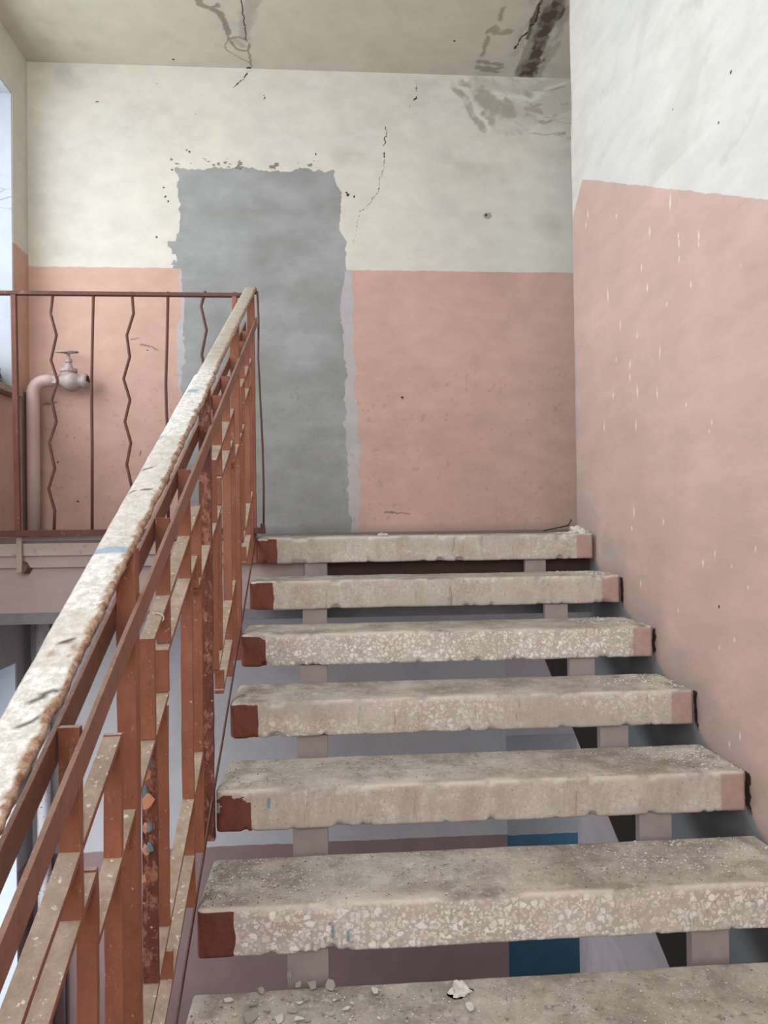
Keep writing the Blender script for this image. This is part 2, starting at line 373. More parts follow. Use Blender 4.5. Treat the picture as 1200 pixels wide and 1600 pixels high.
def mask_r_m(u, v):
    n2 = fbm(u*45, v*45, 12)-.5; n1 = fbm(u*12, v*12, 14)-.5
    st = sstep(.6, .75, fbm(u*3+v*2.2, v*1.2-u*.6, 51, 5))*.16*(v > 1.2)
    # long diagonal smears above the dado
    for L, r in [([(1110,75),(1060,160),(1010,235)],.012),([(1190,150),(1150,220),(1120,260)],.010),([(1060,20),(1100,0)],.012),([(940,150),(960,120)],.02)]:
        st = np.maximum(st, sstep(r*2.2, 0, dist_poly(u+n1*.09, v+n2*.05, P2(L, 'x', XRW)))*.16)
    st = np.maximum(st, sstep(.16, .02, u*0+(YC-u)+n1*.12)*(v > 1.55)*.30)
    ch = np.zeros_like(u)
    for px, py, r in [(1141,113,2.5),(1122,192,2),(1051,171,1.5),(1124,948,2)]:
        p = on_x(px, py, XRW); ch = np.maximum(ch, sstep(r/450*1.3, r/450*.6, np.hypot(u-p.y, v-p.z)))
    # gap shadows painted dark on the wall at the tread ends, chipped outline
    h = v-(zn(0)+SL*u)
    for i in range(1, 7):
        y0 = D1-RUN*i; z0 = -CZ-RISE*i
        d = np.abs(u-y0*1.008+n1*.02+n2*.012); ch = np.maximum(ch, ((d < .0125+n2*.02) & (v < z0-.012) & (v > z0-TH-.03) & (fbm(u*4+i*7, v*9, 15) > .34))*1.0)
    # small dark line along the corner
    return rgba(np.zeros_like(u), st, ch, ((YC-u+n1*.10+n2*.05 < .10) & (v < 1.05+n1) & (fbm(u*8, v*5, 71) > .47))*.0+((YC-u < .03+n1*.04))*(v < .9)*1.0*(fbm(u*8, v*4, 72) > .45))
def mask_r_n(u, v):
    n1 = fbm(u*12, v*12, 14)-.5
    sc = np.zeros_like(u)
    for px, py, L in scr:
        p = on_x(px, py, XRW); k = p.y/F_PX; w = rng.uniform(.0008, .0020); tilt = rng.uniform(-.12, .12)
        a = np.abs((u-p.y)-(v-p.z)*tilt)/k*.35; bb = np.abs(v-p.z)/(L*k*.5)
        sc = np.maximum(sc, np.clip(1.25-a/1.0*(1+bb), 0, 1)*np.clip(1.3-bb, 0, 1))
    gg = 1
    st = (fbm(u*160, v*14, 83, 2) > .93)*(fbm(u*3, v*3, 84) > .55)*(v < 1.1)*.5
    sc = np.maximum(sc, st)
    # rising soot and cement dust beside the treads
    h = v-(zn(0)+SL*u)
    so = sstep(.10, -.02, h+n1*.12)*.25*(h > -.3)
    gr = np.zeros_like(u)
    for i in range(0, 7):
        yb = D1-RUN*i+.10; z0 = -CZ-RISE*i
        d = np.hypot((u-yb-.02)*1.0, (v-z0-.02)*.9); gr = np.maximum(gr, sstep(.20, .04, d+n1*.16)*(1.3 if i in (1, 2, 3) else .6)*sstep(.3, .6, fbm(u*9, v*30, 66)))
    gr = np.maximum(gr, sstep(.28, .02, YC-u+n1*.2)*(v < .3)*(v > -.4)*.4)
    br = np.zeros_like(u)
    return rgba(sc, so, br, gr)
def right_extra(T, col, z):
    # bare grey render below the underside of the steps, white notch of paint at the free end
    line = T.math('ADD', T.math('MULTIPLY', z[1], SL), -CZ-SL*D1-.13)
    line = T.math('ADD', line, T.math('MULTIPLY', T.math('SUBTRACT', T.noise(10, 3), .5), .05))
    f = T.ramp(T.math('SUBTRACT', line, z[2]), -.01, .01)
    col = T.mix(f, col, srgb(150, 152, 152))
    l2 = T.math('ADD', T.math('MULTIPLY', z[1], -.85), 1.455+.85*YC-.02)
    g = T.math('MULTIPLY', T.ramp(T.math('SUBTRACT', z[2], l2), -.002, .002), T.ramp(z[1], 3.27, 3.28))
    line3 = T.math('ADD', T.math('MULTIPLY', z[1], SL), -CZ-SL*D1-1.0)
    col = T.mix(T.ramp(T.math('SUBTRACT', line3, z[2]), -.04, .04), col, srgb(200, 190, 190))
    return T.mix(g, col, srgb(222, 220, 214))
mat_right = plaster('plaster_right', srgb(226, 227, 224), srgb(210, 181, 170), (aR, bR), stroke=(1, .6, 1.8), bumpk=.35, extra=right_extra)
ob = grid_plane('wall_right', np.linspace(1.25, YC, 560), np.linspace(-1.8, ZC, 900), to_r, {'m': mask_r_m, 'n': mask_r_n}, mat_right, flip=True); tag(ob, kind='structure')
# chipped free end and body of the right wall
b = MB(); zs = np.linspace(-.35, ZC, 130); prev = None; vs = []; fs = []
for i, z in enumerate(zs):
    j = (fbm(np.array([z*6]), np.array([.3]), 5)[0]-.5)*.03+(random.random()-.5)*.006
    if 1.62 < z < 1.9: j += .012
    vs += [(XRW+.0005, YC-.01, z), (XRW+.006, YC+.012+j, z), (XRW+.03, YC+.028+j*.5, z), (XRW+.3, YC+.028, z)]
    if i: fs += [(4*i-4+k, 4*i-4+k+1, 4*i+k+1, 4*i+k) for k in range(3)]
b.add(vs, fs); ob = b.build('wall_right_end', plaster('plaster_right_end', srgb(222, 216, 204), PINK, (1.42, 0), masks=False, bumpk=.5)); tag(ob, kind='structure')
mat_plain = plaster('plaster_plain', WHITE, PINK, (1.3, 0), masks=False)
ob = MB().box((XRW+.02, -1.72, ZF), (XRW+.3, 3.46, ZC)).build('wall_right_core', mat_plain); tag(ob, kind='structure')
ob = MB().box((XRW, -1.72, -1.8), (XRW+.02, 1.25, ZC)).build('wall_right_near', mat_plain); tag(ob, kind='structure')
ob = MB().box((XRW+.003, 1.25, ZF), (XRW+.02, 3.46, -1.8)).build('wall_right_lower', simple('lilac_wall', srgb(204, 192, 196), .9)); tag(ob, kind='structure')
ob = MB().box((2.6, 3.46, ZF), (2.7, 5.5, ZC)).build('wall_side', mat_plain); tag(ob, kind='structure')
# rear wall of the stairwell, behind the eye, with its window
b = MB(); y0, y1 = -1.72, -1.6
b.box((XW, y0, ZF), (XRW+.02, y1, -.1)); b.box((XW, y0, 2.3), (XRW+.02, y1, ZC)); b.box((XW, y0, -.1), (-1.5, y1, 2.3)); b.box((.95, y0, -.1), (XRW+.02, y1, 2.3))
ob = b.build('wall_rear', mat_plain); tag(ob, kind='structure')
b = MB(); b.box((-1.5, -1.70, -.1), (.95, -1.64, -.04)); b.box((-1.5, -1.70, 2.24), (.95, -1.64, 2.3))
for x in (-1.5, -.72, .06, .89): b.box((x, -1.70, -.04), (x+.06, -1.64, 2.24))
ob = b.build('window_3', mat_frame); tag(ob, kind='structure')

# ------------------------------------------------------------------ ceiling
peelC = [([(310,0),(312,6),(330,14),(345,22),(352,38),(356,52)], .016), ([(356,52),(358,62),(370,58),(384,62)], .007), ([(358,62),(352,72),(354,78),(372,88),(388,97)], .004),
         ([(360,65),(368,76),(380,80),(388,80),(390,68)], .007), ([(388,80),(391,90),(392,104),(389,107)], .006), ([(330,12),(340,10),(339,5)], .010)]
def mask_c_m(u, v):
    n1 = fbm(u*12, v*12, 33)-.5; n2 = fbm(u*40, v*40, 38)-.5
    st = np.zeros_like(u); ch = np.zeros_like(u)
    for L, r in peelC:
        d = dist_poly(u+n2*.02, v+n1*.03, P2(L, 'z', ZC)); st = np.maximum(st, sstep(r*1.3, r*.8, d)*1.0)
    # stain to the right of the peel
    for L, r in [([(388,0),(386,30),(384,60)], .035), ([(395,10),(402,0)], .02), ([(366,60),(380,72)], .02)]:
        st = np.maximum(st, sstep(r*1.4, r*.4, dist_poly(u+n1*.06, v+n1*.06, P2(L, 'z', ZC)))*.5)
    ch = np.maximum(ch, sstep(.0045, .0015, dist_poly(u+n2*.01, v, P2([(377,0),(382,35),(385,64)], 'z', ZC))))
    for px, py, r in [(389,107,4),(271,93,2),(710,64,1.8),(502,115,1.5),(515,118,1.2)]:
        p = on_z(px, py, ZC); ch = np.maximum(ch, sstep(r/265*1.5, r/265*.6, np.hypot(u-p.x, v-p.y)))
    # flaking fan left of the damp band
    for L, r in [([(762,50),(768,44),(780,52),(800,50)], .022), ([(762,60),(755,75),(752,88)], .014), ([(746,95),(765,99),(785,100)], .016), ([(746,105),(770,108),(782,106)], .02), ([(786,14),(780,30)], .016), ([(752,110),(778,112)], .012)]:
        st = np.maximum(st, sstep(r*1.3, r*.5, dist_poly(u+n1*.06, v+n2*.05, P2(L, 'z', ZC)))*.8)
    ch = np.maximum(ch, sstep(.012, .004, dist_poly(u+n2*.05, v+n1*.06, P2([(846,5),(838,25),(828,45),(812,60),(806,73)], 'z', ZC)))*.7)
    return rgba(np.zeros_like(u), st, ch, np.zeros_like(u))
def mask_c_n(u, v):
    n1 = fbm(u*12, v*12, 43)-.5; n2 = fbm(u*50, v*18, 48)-.5
    # mould band along a slab joint
    c = P2([(873,0),(852,50),(838,85),(822,119)], 'z', ZC); d = dist_poly(u+n1*.07+n2*.04, v, c)
    so = sstep(.066, .034, d)*(.85+.3*fbm(u*30, v*30, 9)); so = np.maximum(so, sstep(.20, .06, d)*sstep(.5, .66, fbm(u*14, v*6, 10))*.5)
    c2 = P2([(852,0),(836,50),(822,85),(810,119)], 'z', ZC); br = sstep(.030, .018, dist_poly(u+n2*.02, v, c2))*.45
    c3 = P2([(846,0),(832,30),(824,60)], 'z', ZC); br = np.maximum(br, sstep(.014, .007, dist_poly(u+n2*.02, v, c3))*.85)
    br = np.maximum(br, sstep(.052, .03, d)*sstep(.3, .6, fbm(u*25, v*25, 19))*.9)
    for px, py, r, a in [(90,60,.22,.35),(120,20,.15,.3),(480,90,.08,.35),(260,60,.15,.12),(860,95,.10,.35)]:
        p = on_z(px, py, ZC); so = np.maximum(so, np.clip(1-np.hypot(u-p.x, v-p.y)/r, 0, 1)*a*sstep(.3, .7, fbm(u*9, v*9, px)))
    return rgba(np.zeros_like(u), so, br, np.zeros_like(u))
mat_ceil = plaster('plaster_ceiling', srgb(206, 199, 186))
ob = grid_plane('ceiling', np.linspace(XW, 2.6, 760), np.linspace(3.3, YB, 200), lambda u, v: np.stack([u, v, np.full_like(u, ZC)], -1),
                {'m': mask_c_m, 'n': mask_c_n}, mat_ceil, flip=True); tag(ob, kind='structure')
ob = MB().box((XW-.4, -1.72, ZC+.001), (2.7, 5.5, ZC+.1)).box((XW, -1.6, ZC-.001), (XRW, 3.3, ZC+.001)).build('ceiling_slab', mat_plain); tag(ob, kind='structure')

# ------------------------------------------------------------------ floors, landing
mat_floor = simple('floor_concrete', srgb(120, 114, 108), .9, .4, .15, 14)
ob = MB().box((XW-.4, -1.72, ZF-.1), (2.7, 5.5, ZF)).build('floor_lower', mat_floor); tag(ob, kind='structure')
b = MB(); b.box((XW, 3.30, -CZ-.06), (XL-.03, YB, -CZ)); b.box((XL-.03, D1+DEP+.004, -CZ-.2), (XRW-.01, YB, -CZ-.0005)); b.box((XRW-.01, YC+.035, -CZ-.2), (2.6, YB, -CZ-.0005))
ob = b.build('floor', mat_floor); tag(ob, kind='structure')
mat_beam = plaster('beam_paint', srgb(192, 176, 172), masks=False, stroke=(.5, 1, 2))
b = MB(); b.box((XW, 3.325, -.42), (2.6, 3.5, -CZ-.115)); b.box((XW, 3.5, -.42), (2.6, YB, -CZ-.2)); b.box((XW, 3.3, -CZ-.115), (XL-.03, 3.5, -CZ-.06))
ob = b.build('trim_5', mat_beam); tag(ob, kind='structure')
def worn_edge(T, col, z):
    return T.mix(T.math('MULTIPLY', T.ramp(T.noise(25, 5, .7), .56, .66), .5), col, srgb(130, 120, 114))
mat_strip = plaster('strip_paint', srgb(198, 182, 172), masks=False, stroke=(.4, 1, 3), bumpk=.6, extra=worn_edge)
ob = MB().box((XW, 3.282, -.138), (XL-.035, 3.3, -CZ-.012)).build('trim_6', mat_strip, None, .003); tag(ob, kind='structure')
b = MB(); b.box((XW, 3.318, -.425), (XRW, 3.325, -.385)); b.box((XW, 3.308, -.432), (XRW, 3.33, -.425))
ob = b.build('trim_7', simple('grey_edge_metal', srgb(140, 140, 144), .6)); tag(ob, kind='structure')
ob = MB().box((-.01, 3.317, -.384), (1.18, 3.3245, -CZ-.116)).build('trim_8', simple('beam_shade_brown', srgb(70, 50, 42), .8)); tag(ob, kind='structure')  # added dark plate: puts the shadow under the top tread into the beam's colour
ob = MB().box((XW, -1.6, -1.86), (XRW, .2, -1.70)).build('floor_mid', mat_floor); tag(ob, kind='structure')

# ------------------------------------------------------------------ stair treads
def tread_mat():
    T = NT('terrazzo', .8, .25)
    red, pink, dust, chip = T.attr('m'); wear, dirt, blue, _ = T.attr('n')
    co = T.pos((1, 1, 1.15))
    n = T.noise(30, 3, .5); 
    warp = T.n('ShaderNodeVectorMath', operation='ADD'); 
    nz = T.n('ShaderNodeTexNoise'); T.put(nz.inputs['Vector'], T.pos()); nz.inputs['Scale'].default_value = 45; nz.inputs['Detail'].default_value = 2
    sc = T.n('ShaderNodeVectorMath', operation='SCALE'); T.put(sc.inputs[0], nz.outputs['Color']); sc.inputs['Scale'].default_value = .012
    T.put(warp.inputs[0], T.pos()); T.put(warp.inputs[1], sc.outputs[0]); wco = warp.outputs[0]
    edge = T.voro(62, 'DISTANCE_TO_EDGE', wco); cell = T.n('ShaderNodeTexVoronoi'); T.put(cell.inputs['Vector'], wco); cell.inputs['Scale'].default_value = 62
    rnd = T.sep(cell.outputs['Color'])
    on = T.math('MULTIPLY', T.ramp(edge, .06, .20), T.ramp(rnd[0], .38, .42))
    edge2 = T.voro(125, 'DISTANCE_TO_EDGE', wco); cell2 = T.n('ShaderNodeTexVoronoi'); T.put(cell2.inputs['Vector'], wco); cell2.inputs['Scale'].default_value = 125
    on2 = T.math('MULTIPLY', T.ramp(edge2, .06, .16), T.ramp(T.sep(cell2.outputs['Color'])[1], .55, .6))
    allc = T.math('MAXIMUM', on, T.math('MULTIPLY', on2, .8))
    matrix = T.mix(T.ramp(T.noise(8, 5, .7), .35, .65), srgb(180, 170, 160), srgb(200, 192, 183))
    stone = T.mix(T.ramp(rnd[1], .2, 1), srgb(242, 238, 231), srgb(214, 204, 194))
    col = T.mix(T.math('MULTIPLY', allc, chip), matrix, stone)
    # yellowish film with vertical runs
    film = T.ramp(T.noise(11, 6, .75, T.pos((1, 1, .35))), .40, .60)
    col = T.mix(T.math('MULTIPLY', film, dirt), col, srgb(160, 147, 129))
    col = T.mix(T.math('MULTIPLY', T.ramp(T.noise(80, 5, .75), .58, .68), .6), col, srgb(112, 100, 88))
    col = T.mix(T.math('MULTIPLY', T.ramp(T.noise(14, 5, .8, T.pos((2.6, 1, .3))), .60, .68), .75), col, srgb(128, 117, 106))
    col = T.mix(T.math('MULTIPLY', T.ramp(T.noise(4, 5, .7), .5, .66), .35), col, srgb(150, 138, 124))
    # worn dusty top
    d2 = T.mix(T.ramp(T.noise(6, 6, .72), .38, .62), srgb(140, 132, 122), srgb(184, 177, 167))
    d2 = T.mix(T.math('MULTIPLY', T.ramp(T.noise(110, 4, .8), .58, .68), .5), d2, srgb(214, 210, 202))
    d2 = T.mix(T.math('MULTIPLY', T.ramp(T.noise(22, 6, .85), .55, .62), .55), d2, srgb(204, 199, 190))
    d2 = T.mix(T.math('MULTIPLY', T.ramp(T.noise(46, 5, .8), .58, .66), .7), d2, srgb(96, 86, 76))
    col = T.mix(dust, col, d2)
    col = T.mix(T.math('MULTIPLY', wear, .8), col, srgb(214, 206, 192))
    col = T.mix(T.math('MULTIPLY', pink, .9), col, T.mix(T.ramp(T.noise(30, 4), .3, .7), srgb(182, 150, 140), srgb(164, 136, 128)))
    col = T.mix(T.ramp(red, .42, .58), col, T.mix(T.ramp(T.noise(26, 6, .8, T.pos((1, 1, .5))), .4, .66), srgb(124, 72, 56), srgb(96, 60, 52)))
    col = T.mix(blue, col, srgb(112, 140, 152))
    h = T.math('ADD', T.math('MULTIPLY', T.noise(130, 4, .7), .5), T.math('MULTIPLY', allc, T.math('MULTIPLY', chip, .15)))
    return T.out(col, T.bump(h, .45, .004))
mat_tread = tread_mat()
CHIP = {1: .35, 2: .30, 3: 1.0, 4: .6, 5: .3, 6: .95, 7: .4, 8: .5, 9: .5}
DIRT = {1: .45, 2: .35, 3: .05, 4: .3, 5: .6, 6: .15, 7: .4, 8: .4, 9: .4}
LBL = {1: 'topmost pale terrazzo stair tread, level with the landing', 2: 'second stair tread from the top, evenly scuffed with faint chips',
       3: 'third stair tread from the top, bright stone chips all along its front', 4: 'fourth stair tread from the top, terrazzo chips under a grey film',
       5: 'fifth stair tread from the top, dull stained front with paint-crusted red end', 6: 'sixth stair tread from the top, speckled front with two blue paint dashes',
       7: 'lowest visible stair tread, only its rubble-strewn top showing at the bottom edge', 8: '', 9: ''}
def make_tread(i):
    yf = D1-RUN*(i-1); zt_ = -CZ-RISE*(i-1)
    rr = .009; prof = []
    def arc(cy, cz, a0, a1, n=5):
        for k in range(n): a = a0+(a1-a0)*k/(n-1); prof.append((cy+rr*math.cos(a), cz+rr*math.sin(a)))
    # y outwards from front (0) to back (DEP), z from 0 (top) to -TH
    for z in np.linspace(-TH+rr*1.6, -rr*1.6, 26): prof.append((0, z))
    arc(rr, -rr, math.pi, math.pi/2)
    for y in np.linspace(rr*1.8, DEP-rr*1.8, 18): prof.append((y, 0))
    arc(DEP-rr, -rr, math.pi/2, 0)
    for z in np.linspace(-rr*1.6, -TH+rr*1.6, 3): prof.append((DEP, z))
    arc(DEP-rr, -TH+rr, 0, -math.pi/2, 3)
    for y in np.linspace(DEP-rr*1.8, rr*1.8, 3): prof.append((y, -TH))
    arc(rr, -TH+rr, -math.pi/2, -math.pi)
    prof = np.array(prof); M = len(prof)
    xs = np.concatenate([[0, .004, .009, .015, .022], np.concatenate([np.linspace(.026, .13, 36), np.linspace(.136, XR-XL-.012, 190)]), [XR-XL-.006, XR-XL]])
    N = len(xs); co = np.zeros((N, M, 3)); 
    for a, x in enumerate(xs):
        e = 0.0
        if x < .022: e = .022-math.sqrt(max(0, .022**2-(.022-x)**2))
        if x > XR-XL-.006: e = .004
        py = prof[:, 0].copy(); pz = prof[:, 1].copy()
        py = np.clip(py, e, DEP-e*.5); pz = np.clip(pz, -TH+e*.35, -e*.35)
        co[a, :, 0] = XL+x; co[a, :, 1] = yf+py; co[a, :, 2] = zt_+pz
    A = co.reshape(-1, 3); lx = A[:, 0]-XL; ly = A[:, 1]-yf; lz = A[:, 2]-zt_
    s = i*31
    n = fbm(lx*10, ly*10+lz*10, s)-.5; n2 = fbm(lx*50, ly*50+lz*50, s+3)-.5; n3 = fbm(lx*9, ly*0, s+5)-.5
    near_edge = np.exp(-((ly/.014)**2+(lz/.014)**2))+.8*np.exp(-((ly/.014)**2+((lz+TH)/.014)**2))
    chipn = np.clip(fbm(lx*24, lx*0+s, s+9, 4)-.62, 0, 1)*.06
    A[:, 1] += near_edge*(chipn)+n*.002*(ly < .02)+n2*.0015*(ly < .02)
    A[:, 2] += -near_edge*chipn*np.sign(lz+TH/2)+n*.0015+n2*.001+n3*.003
    me = bpy.data.meshes.new('stair_tread'); F = []
    for a in range(N-1):
        for k in range(M): F.append((a*M+k, (a+1)*M+k, (a+1)*M+(k+1) % M, a*M+(k+1) % M))
    F.append(tuple(range(M))); F.append(tuple(range(N*M-1, (N-1)*M-1, -1)))
    me.from_pydata(A.tolist(), [], F)
    bm = bmesh.new(); bm.from_mesh(me); bmesh.ops.recalc_face_normals(bm, faces=bm.faces); bm.to_mesh(me); bm.free()
    top = sstep(-.010, -.002, lz); nn = fbm(lx*30, lz*30+ly*30, s+1)-.5
    xl_ = .088+(.006 if i in (2, 5) else 0)
    red = sstep(.003, -.003, lx-xl_+nn*.010)*(1-top)*((fbm(lx*30, lz*22, s+8) > .17) if i != 5 else (fbm(lx*22, lz*22, s+8) > .36-.0*lz)*(lz < -.02+nn*.05))
    if i == 5: red = np.maximum(red, red)
    pink = sstep(-.003, .003, lx-(XR-XL-.072)+nn*.01)*(1-top)*(ly < .05)
    if i >= 6: pink = pink*.7
    dust = top*1.0
    wear = top*np.exp(-(ly/.05)**2)*sstep(.1, .5, lx)*sstep(1.3, .8, lx)*sstep(.35, .6, fbm(lx*8, ly*20, s+4))*.8
    wear = np.maximum(wear, np.exp(-((ly/.012)**2+(lz/.012)**2))*sstep(.4, .6, fbm(lx*14, lx*0, s+6))*.9)
    wear = np.maximum(wear, top*sstep(.25, .02, lx)*sstep(.5, .7, fbm(lx*20, ly*20, s+12))*.8)
    wear = np.maximum(wear, top*sstep(XR-XL-.30, XR-XL-.02, lx)*sstep(.40, .6, fbm(lx*20, ly*20, s+13))*.9)
    blue = np.zeros_like(lx)
    for (q, L, bi) in [((520, 1455), 26, 6), ((545, 1465), 20, 6), ((420, 1255), 16, 5), ((1056, 1440), 0, 6)]:
        if bi == i and L:
            p = on_y(q[0], q[1], yf); k = yf/F_PX
            blue = np.maximum(blue, (np.abs(A[:, 0]-p.x-(A[:, 2]-p.z)*-.25) < .0035)*(np.abs(A[:, 2]-p.z) < L*k*.5)*(ly < .01)*1.0)
    chip = CHIP[i]*sstep(.25, .55, fbm(lx*3, lz*8, s+2)+(.2 if i in (3, 6) else 0))
    for nme, arr in (('m', rgba(red, pink, dust, chip)), ('n', rgba(wear, np.full_like(lx, DIRT[i]), blue, blue*0))):
        a = me.color_attributes.new(nme, 'FLOAT_COLOR', 'POINT'); a.data.foreach_set('color', arr.astype(np.float32).ravel())
    o = link('stair_tread', me, mat_tread, None, (XL, yf, zt_-TH), smooth=True)
    if i <= 7: tag(o, LBL[i], 'stair tread', 'terrazzo treads of the flight')
    else: tag(o, '%s stair tread from the top, terrazzo, just below the frame' % ('eighth' if i == 8 else 'ninth'), 'stair tread', 'treads below the frame')
for i in range(1, 10): make_tread(i)

# ------------------------------------------------------------------ stringers with their supports
mat_steel = simple('stringer_steel', srgb(46, 34, 29), .8, .3, .15, 20)
mat_block = simple('support_paint', srgb(162, 150, 146), .8, .35, .10, 22)
mat_blockR = mat_block
def stringer(x0, x1, bx0, bx1, label, bd=.2, web=1):
    root = thing('stringer', label, 'stair beam', (bx0, .3, zn(.3)-.55), 'stringers under the flight')
    y0, y1 = .22, 3.32
    ht, hb = -.264, -.60; t = .010
    b = MB()
    for (a, c, xa, xb) in ((ht-t, ht, x0, x1), (hb, hb+t, x0, x1), (hb+t, ht-t, x1-.012 if web else x0, x1 if web else x0+.012)):
        b.prism_x([(y0, zn(y0)+a), (y1, zn(y1)+a), (y1, zn(y1)+c), (y0, zn(y0)+c)], xa, xb)
    b.build('channel', mat_steel, root)
    for i in range(1, 10):
        yf = D1-RUN*(i-1)+.022; zb = -CZ-RISE*(i-1)-TH-.002; yb = yf+bd
        b = MB().prism_x([(yf, zb), (yb, zb), (yb, min(zb-.004, zn(yb)+ht)), (yf, zn(yf)+ht)], bx0, bx1)
        b.build('tread_support', mat_block, root, .002)
stringer(-.100, -.022, -.110, -.014, 'left stair stringer of dark steel carrying pink-grey tread supports')
stringer(.9585, .982, .864, .958, 'right stair stringer of dark steel beside the pink wall', .03, 0)

# ------------------------------------------------------------------ railing materials
def rail_mat(name, c1, c2, dust=1.0, peel=.0, chips=.5):
    T = NT(name, .55, .35); co = T.pos((1, 1, .5)); g = T.n('ShaderNodeNewGeometry').outputs['Normal']; nz = T.sep(g)[2]
    n = T.noise(45, 5, .7, co); n2 = T.noise(9, 4, .6, co)
    col = T.mix(T.ramp(n2, .35, .65), c1, c2); col = T.mix(T.math('MULTIPLY', T.ramp(n, .45, .7), .5), col, tuple(x*.6 for x in c1[:3])+(1,))
    if peel: 
        pm = T.ramp(T.noise(38, 6, .8, co), .52, .56); col = T.mix(T.math('MULTIPLY', pm, peel), col, srgb(186, 134, 112))
        pm2 = T.ramp(T.noise(52, 6, .8, co, .5), .56, .60); col = T.mix(T.math('MULTIPLY', pm2, peel), col, srgb(66, 34, 28))
    pk = T.ramp(T.noise(26, 6, .85, co), .62, .64); col = T.mix(T.math('MULTIPLY', pk, .55), col, srgb(190, 128, 100))
    dk_ = T.ramp(T.noise(34, 6, .85, T.pos((1.3, 1.3, .35))), .60, .64); col = T.mix(T.math('MULTIPLY', dk_, .6), col, srgb(96, 58, 46))
    wh = T.ramp(T.noise(85, 4, .7), .66, .69); col = T.mix(T.math('MULTIPLY', wh, chips), col, srgb(225, 205, 190))
    d = T.math('MULTIPLY', T.ramp(nz, .35, .75), dust); dc = T.mix(T.ramp(T.noise(30, 5, .7), .35, .65), srgb(150, 130, 112), srgb(176, 160, 142))
    dc = T.mix(T.ramp(T.noise(80, 5, .75), .60, .66), dc, srgb(226, 216, 204))
    col = T.mix(d, col, dc)
    h = n if not peel else T.math('ADD', n, T.math('MULTIPLY', T.noise(38, 6, .8, co), 1.5))
    return T.out(col, T.bump(h, .6 if not peel else .9, .005))
mat_rail = rail_mat('railing_orange', srgb(154, 98, 74), srgb(138, 84, 64))
mat_bar = rail_mat('railing_brown', srgb(146, 103, 86), srgb(132, 92, 76), dust=.35, chips=.2)
mat_bar2 = rail_mat('railing_slope', srgb(148, 96, 74), srgb(134, 84, 64), dust=1.0)
mat_peel = rail_mat('railing_peeled', srgb(124, 72, 58), srgb(104, 60, 50), peel=.55, chips=.7)
mat_red = rail_mat('railing_dark_red', srgb(104, 66, 58), srgb(92, 58, 52), dust=.15, chips=.3)
XP = -.3325        # centre plane of the flight railing
def hh(h, y): return h*(1-.045*(y-1)) if h > .3 else h
def zz(y, h): return zn(y)+hh(h, y)
rail = thing('stair_railing', 'peeling orange-brown steel railing climbing beside the stair treads', 'railing', (XP, .5, zn(.5)-.13))
def hz(y): return zn(y)+1.126-.022*(y-1)
def jit(y): return (fbm(np.array([y*5.0]), np.array([2.0]), 3)[0]-.5)*.006
def vert(name, y, h1, h0, wx=.027, ty=.012, mat=None, dx=0, lean=0.0, n=10, rough=.0):
    z1 = zz(y, h1); z0 = zz(y, h0); b = MB(); vs = []; fs = []
    n = max(2, int((z1-z0)/.04))
    for k in range(n+1):
        z = z0+(z1-z0)*k/n; c = XP+dx+(random.random()-.5)*.0015; yy = y+(random.random()-.5)*.0015; a = wx/2*(1+(random.random()-.5)*rough); bq = ty/2*(1+(random.random()-.5)*rough)
        vs += [(c-a, yy-bq, z), (c+a, yy-bq, z), (c+a, yy+bq, z), (c-a, yy+bq, z)]
        if k: fs += [(4*k-4+j, 4*k-4+(j+1) % 4, 4*k+(j+1) % 4, 4*k+j) for j in range(4)]
    fs += [(3, 2, 1, 0), (4*n, 4*n+1, 4*n+2, 4*n+3)]
    b.add(vs, fs); return b.build(name, mat or mat_rail, rail, .0012)
def slope(name, ya, yb, h, wx=.027, t=.011, mat=None, dx=0, hb=None):
    hb = h if hb is None else hb; b = MB(); n = max(2, int(abs(yb-ya)/.06)); vs = []; fs = []
    for k in range(n+1):
        y = ya+(yb-ya)*k/n; q = h+(hb-h)*k/n; z = zz(y, q); c = XP+dx+(random.random()-.5)*.0012
        vs += [(c-wx/2, y, z-t), (c+wx/2, y, z-t), (c+wx/2, y, z), (c-wx/2, y, z)]
        if k: fs += [(4*k-4+j, 4*k-4+(j+1) % 4, 4*k+(j+1) % 4, 4*k+j) for j in range(4)]
    fs += [(3, 2, 1, 0), (4*n, 4*n+1, 4*n+2, 4*n+3)]
    b.add(vs, fs); return b.build(name, mat or mat_bar2, rail, .0012)
POST = [.50, 1.255, 2.04, 2.70, 3.275]
for k, y in enumerate(POST):
    vert('post', y, (hz(y)-.013-zn(y))/(1-.045*(y-1)), -.13, .031, .028, mat_peel if k in (2,) else mat_rail, rough=.12 if k == 2 else .02)
vert('picket', .979, 1.040, .795)                 # first bay seen
vert('picket', 1.041, .800, -.011)
vert('picket', 1.165, .884, -.011)
BAYS = [(1.255, 2.04), (2.04, 2.70), (2.70, 3.275)]
for a, b_ in BAYS:
    s = (b_-a)/.785
    A = lambda t: a+t*s
    Bk = lambda t: b_-t*s
    vert('picket', A(.128), .885, .70)
    vert('picket', A(.137), .70, .24, mat=mat_peel if a < 1.3 else mat_rail)
    vert('picket', A(.262), 1.040, .785)
    vert('picket', A(.243), .785, .70)
    vert('picket', A(.232), .68, .24)
    vert('picket', A(.256), .165, .11)
    vert('picket', Bk(.298), 1.040, .78)
    vert('picket', Bk(.282), .785, -.011)
    vert('picket', Bk(.155), .884, -.011)
    slope('sloping_bar', A(.128), Bk(.155), .885)
    slope('sloping_bar', A(.243), Bk(.205), .785)
    slope('sloping_bar', A(.137), Bk(.155), .240)
    slope('sloping_bar', A(.243) if a > 1.3 else A(.0), Bk(.282), .112)
    vert('picket', Bk(.205), .785, .70)
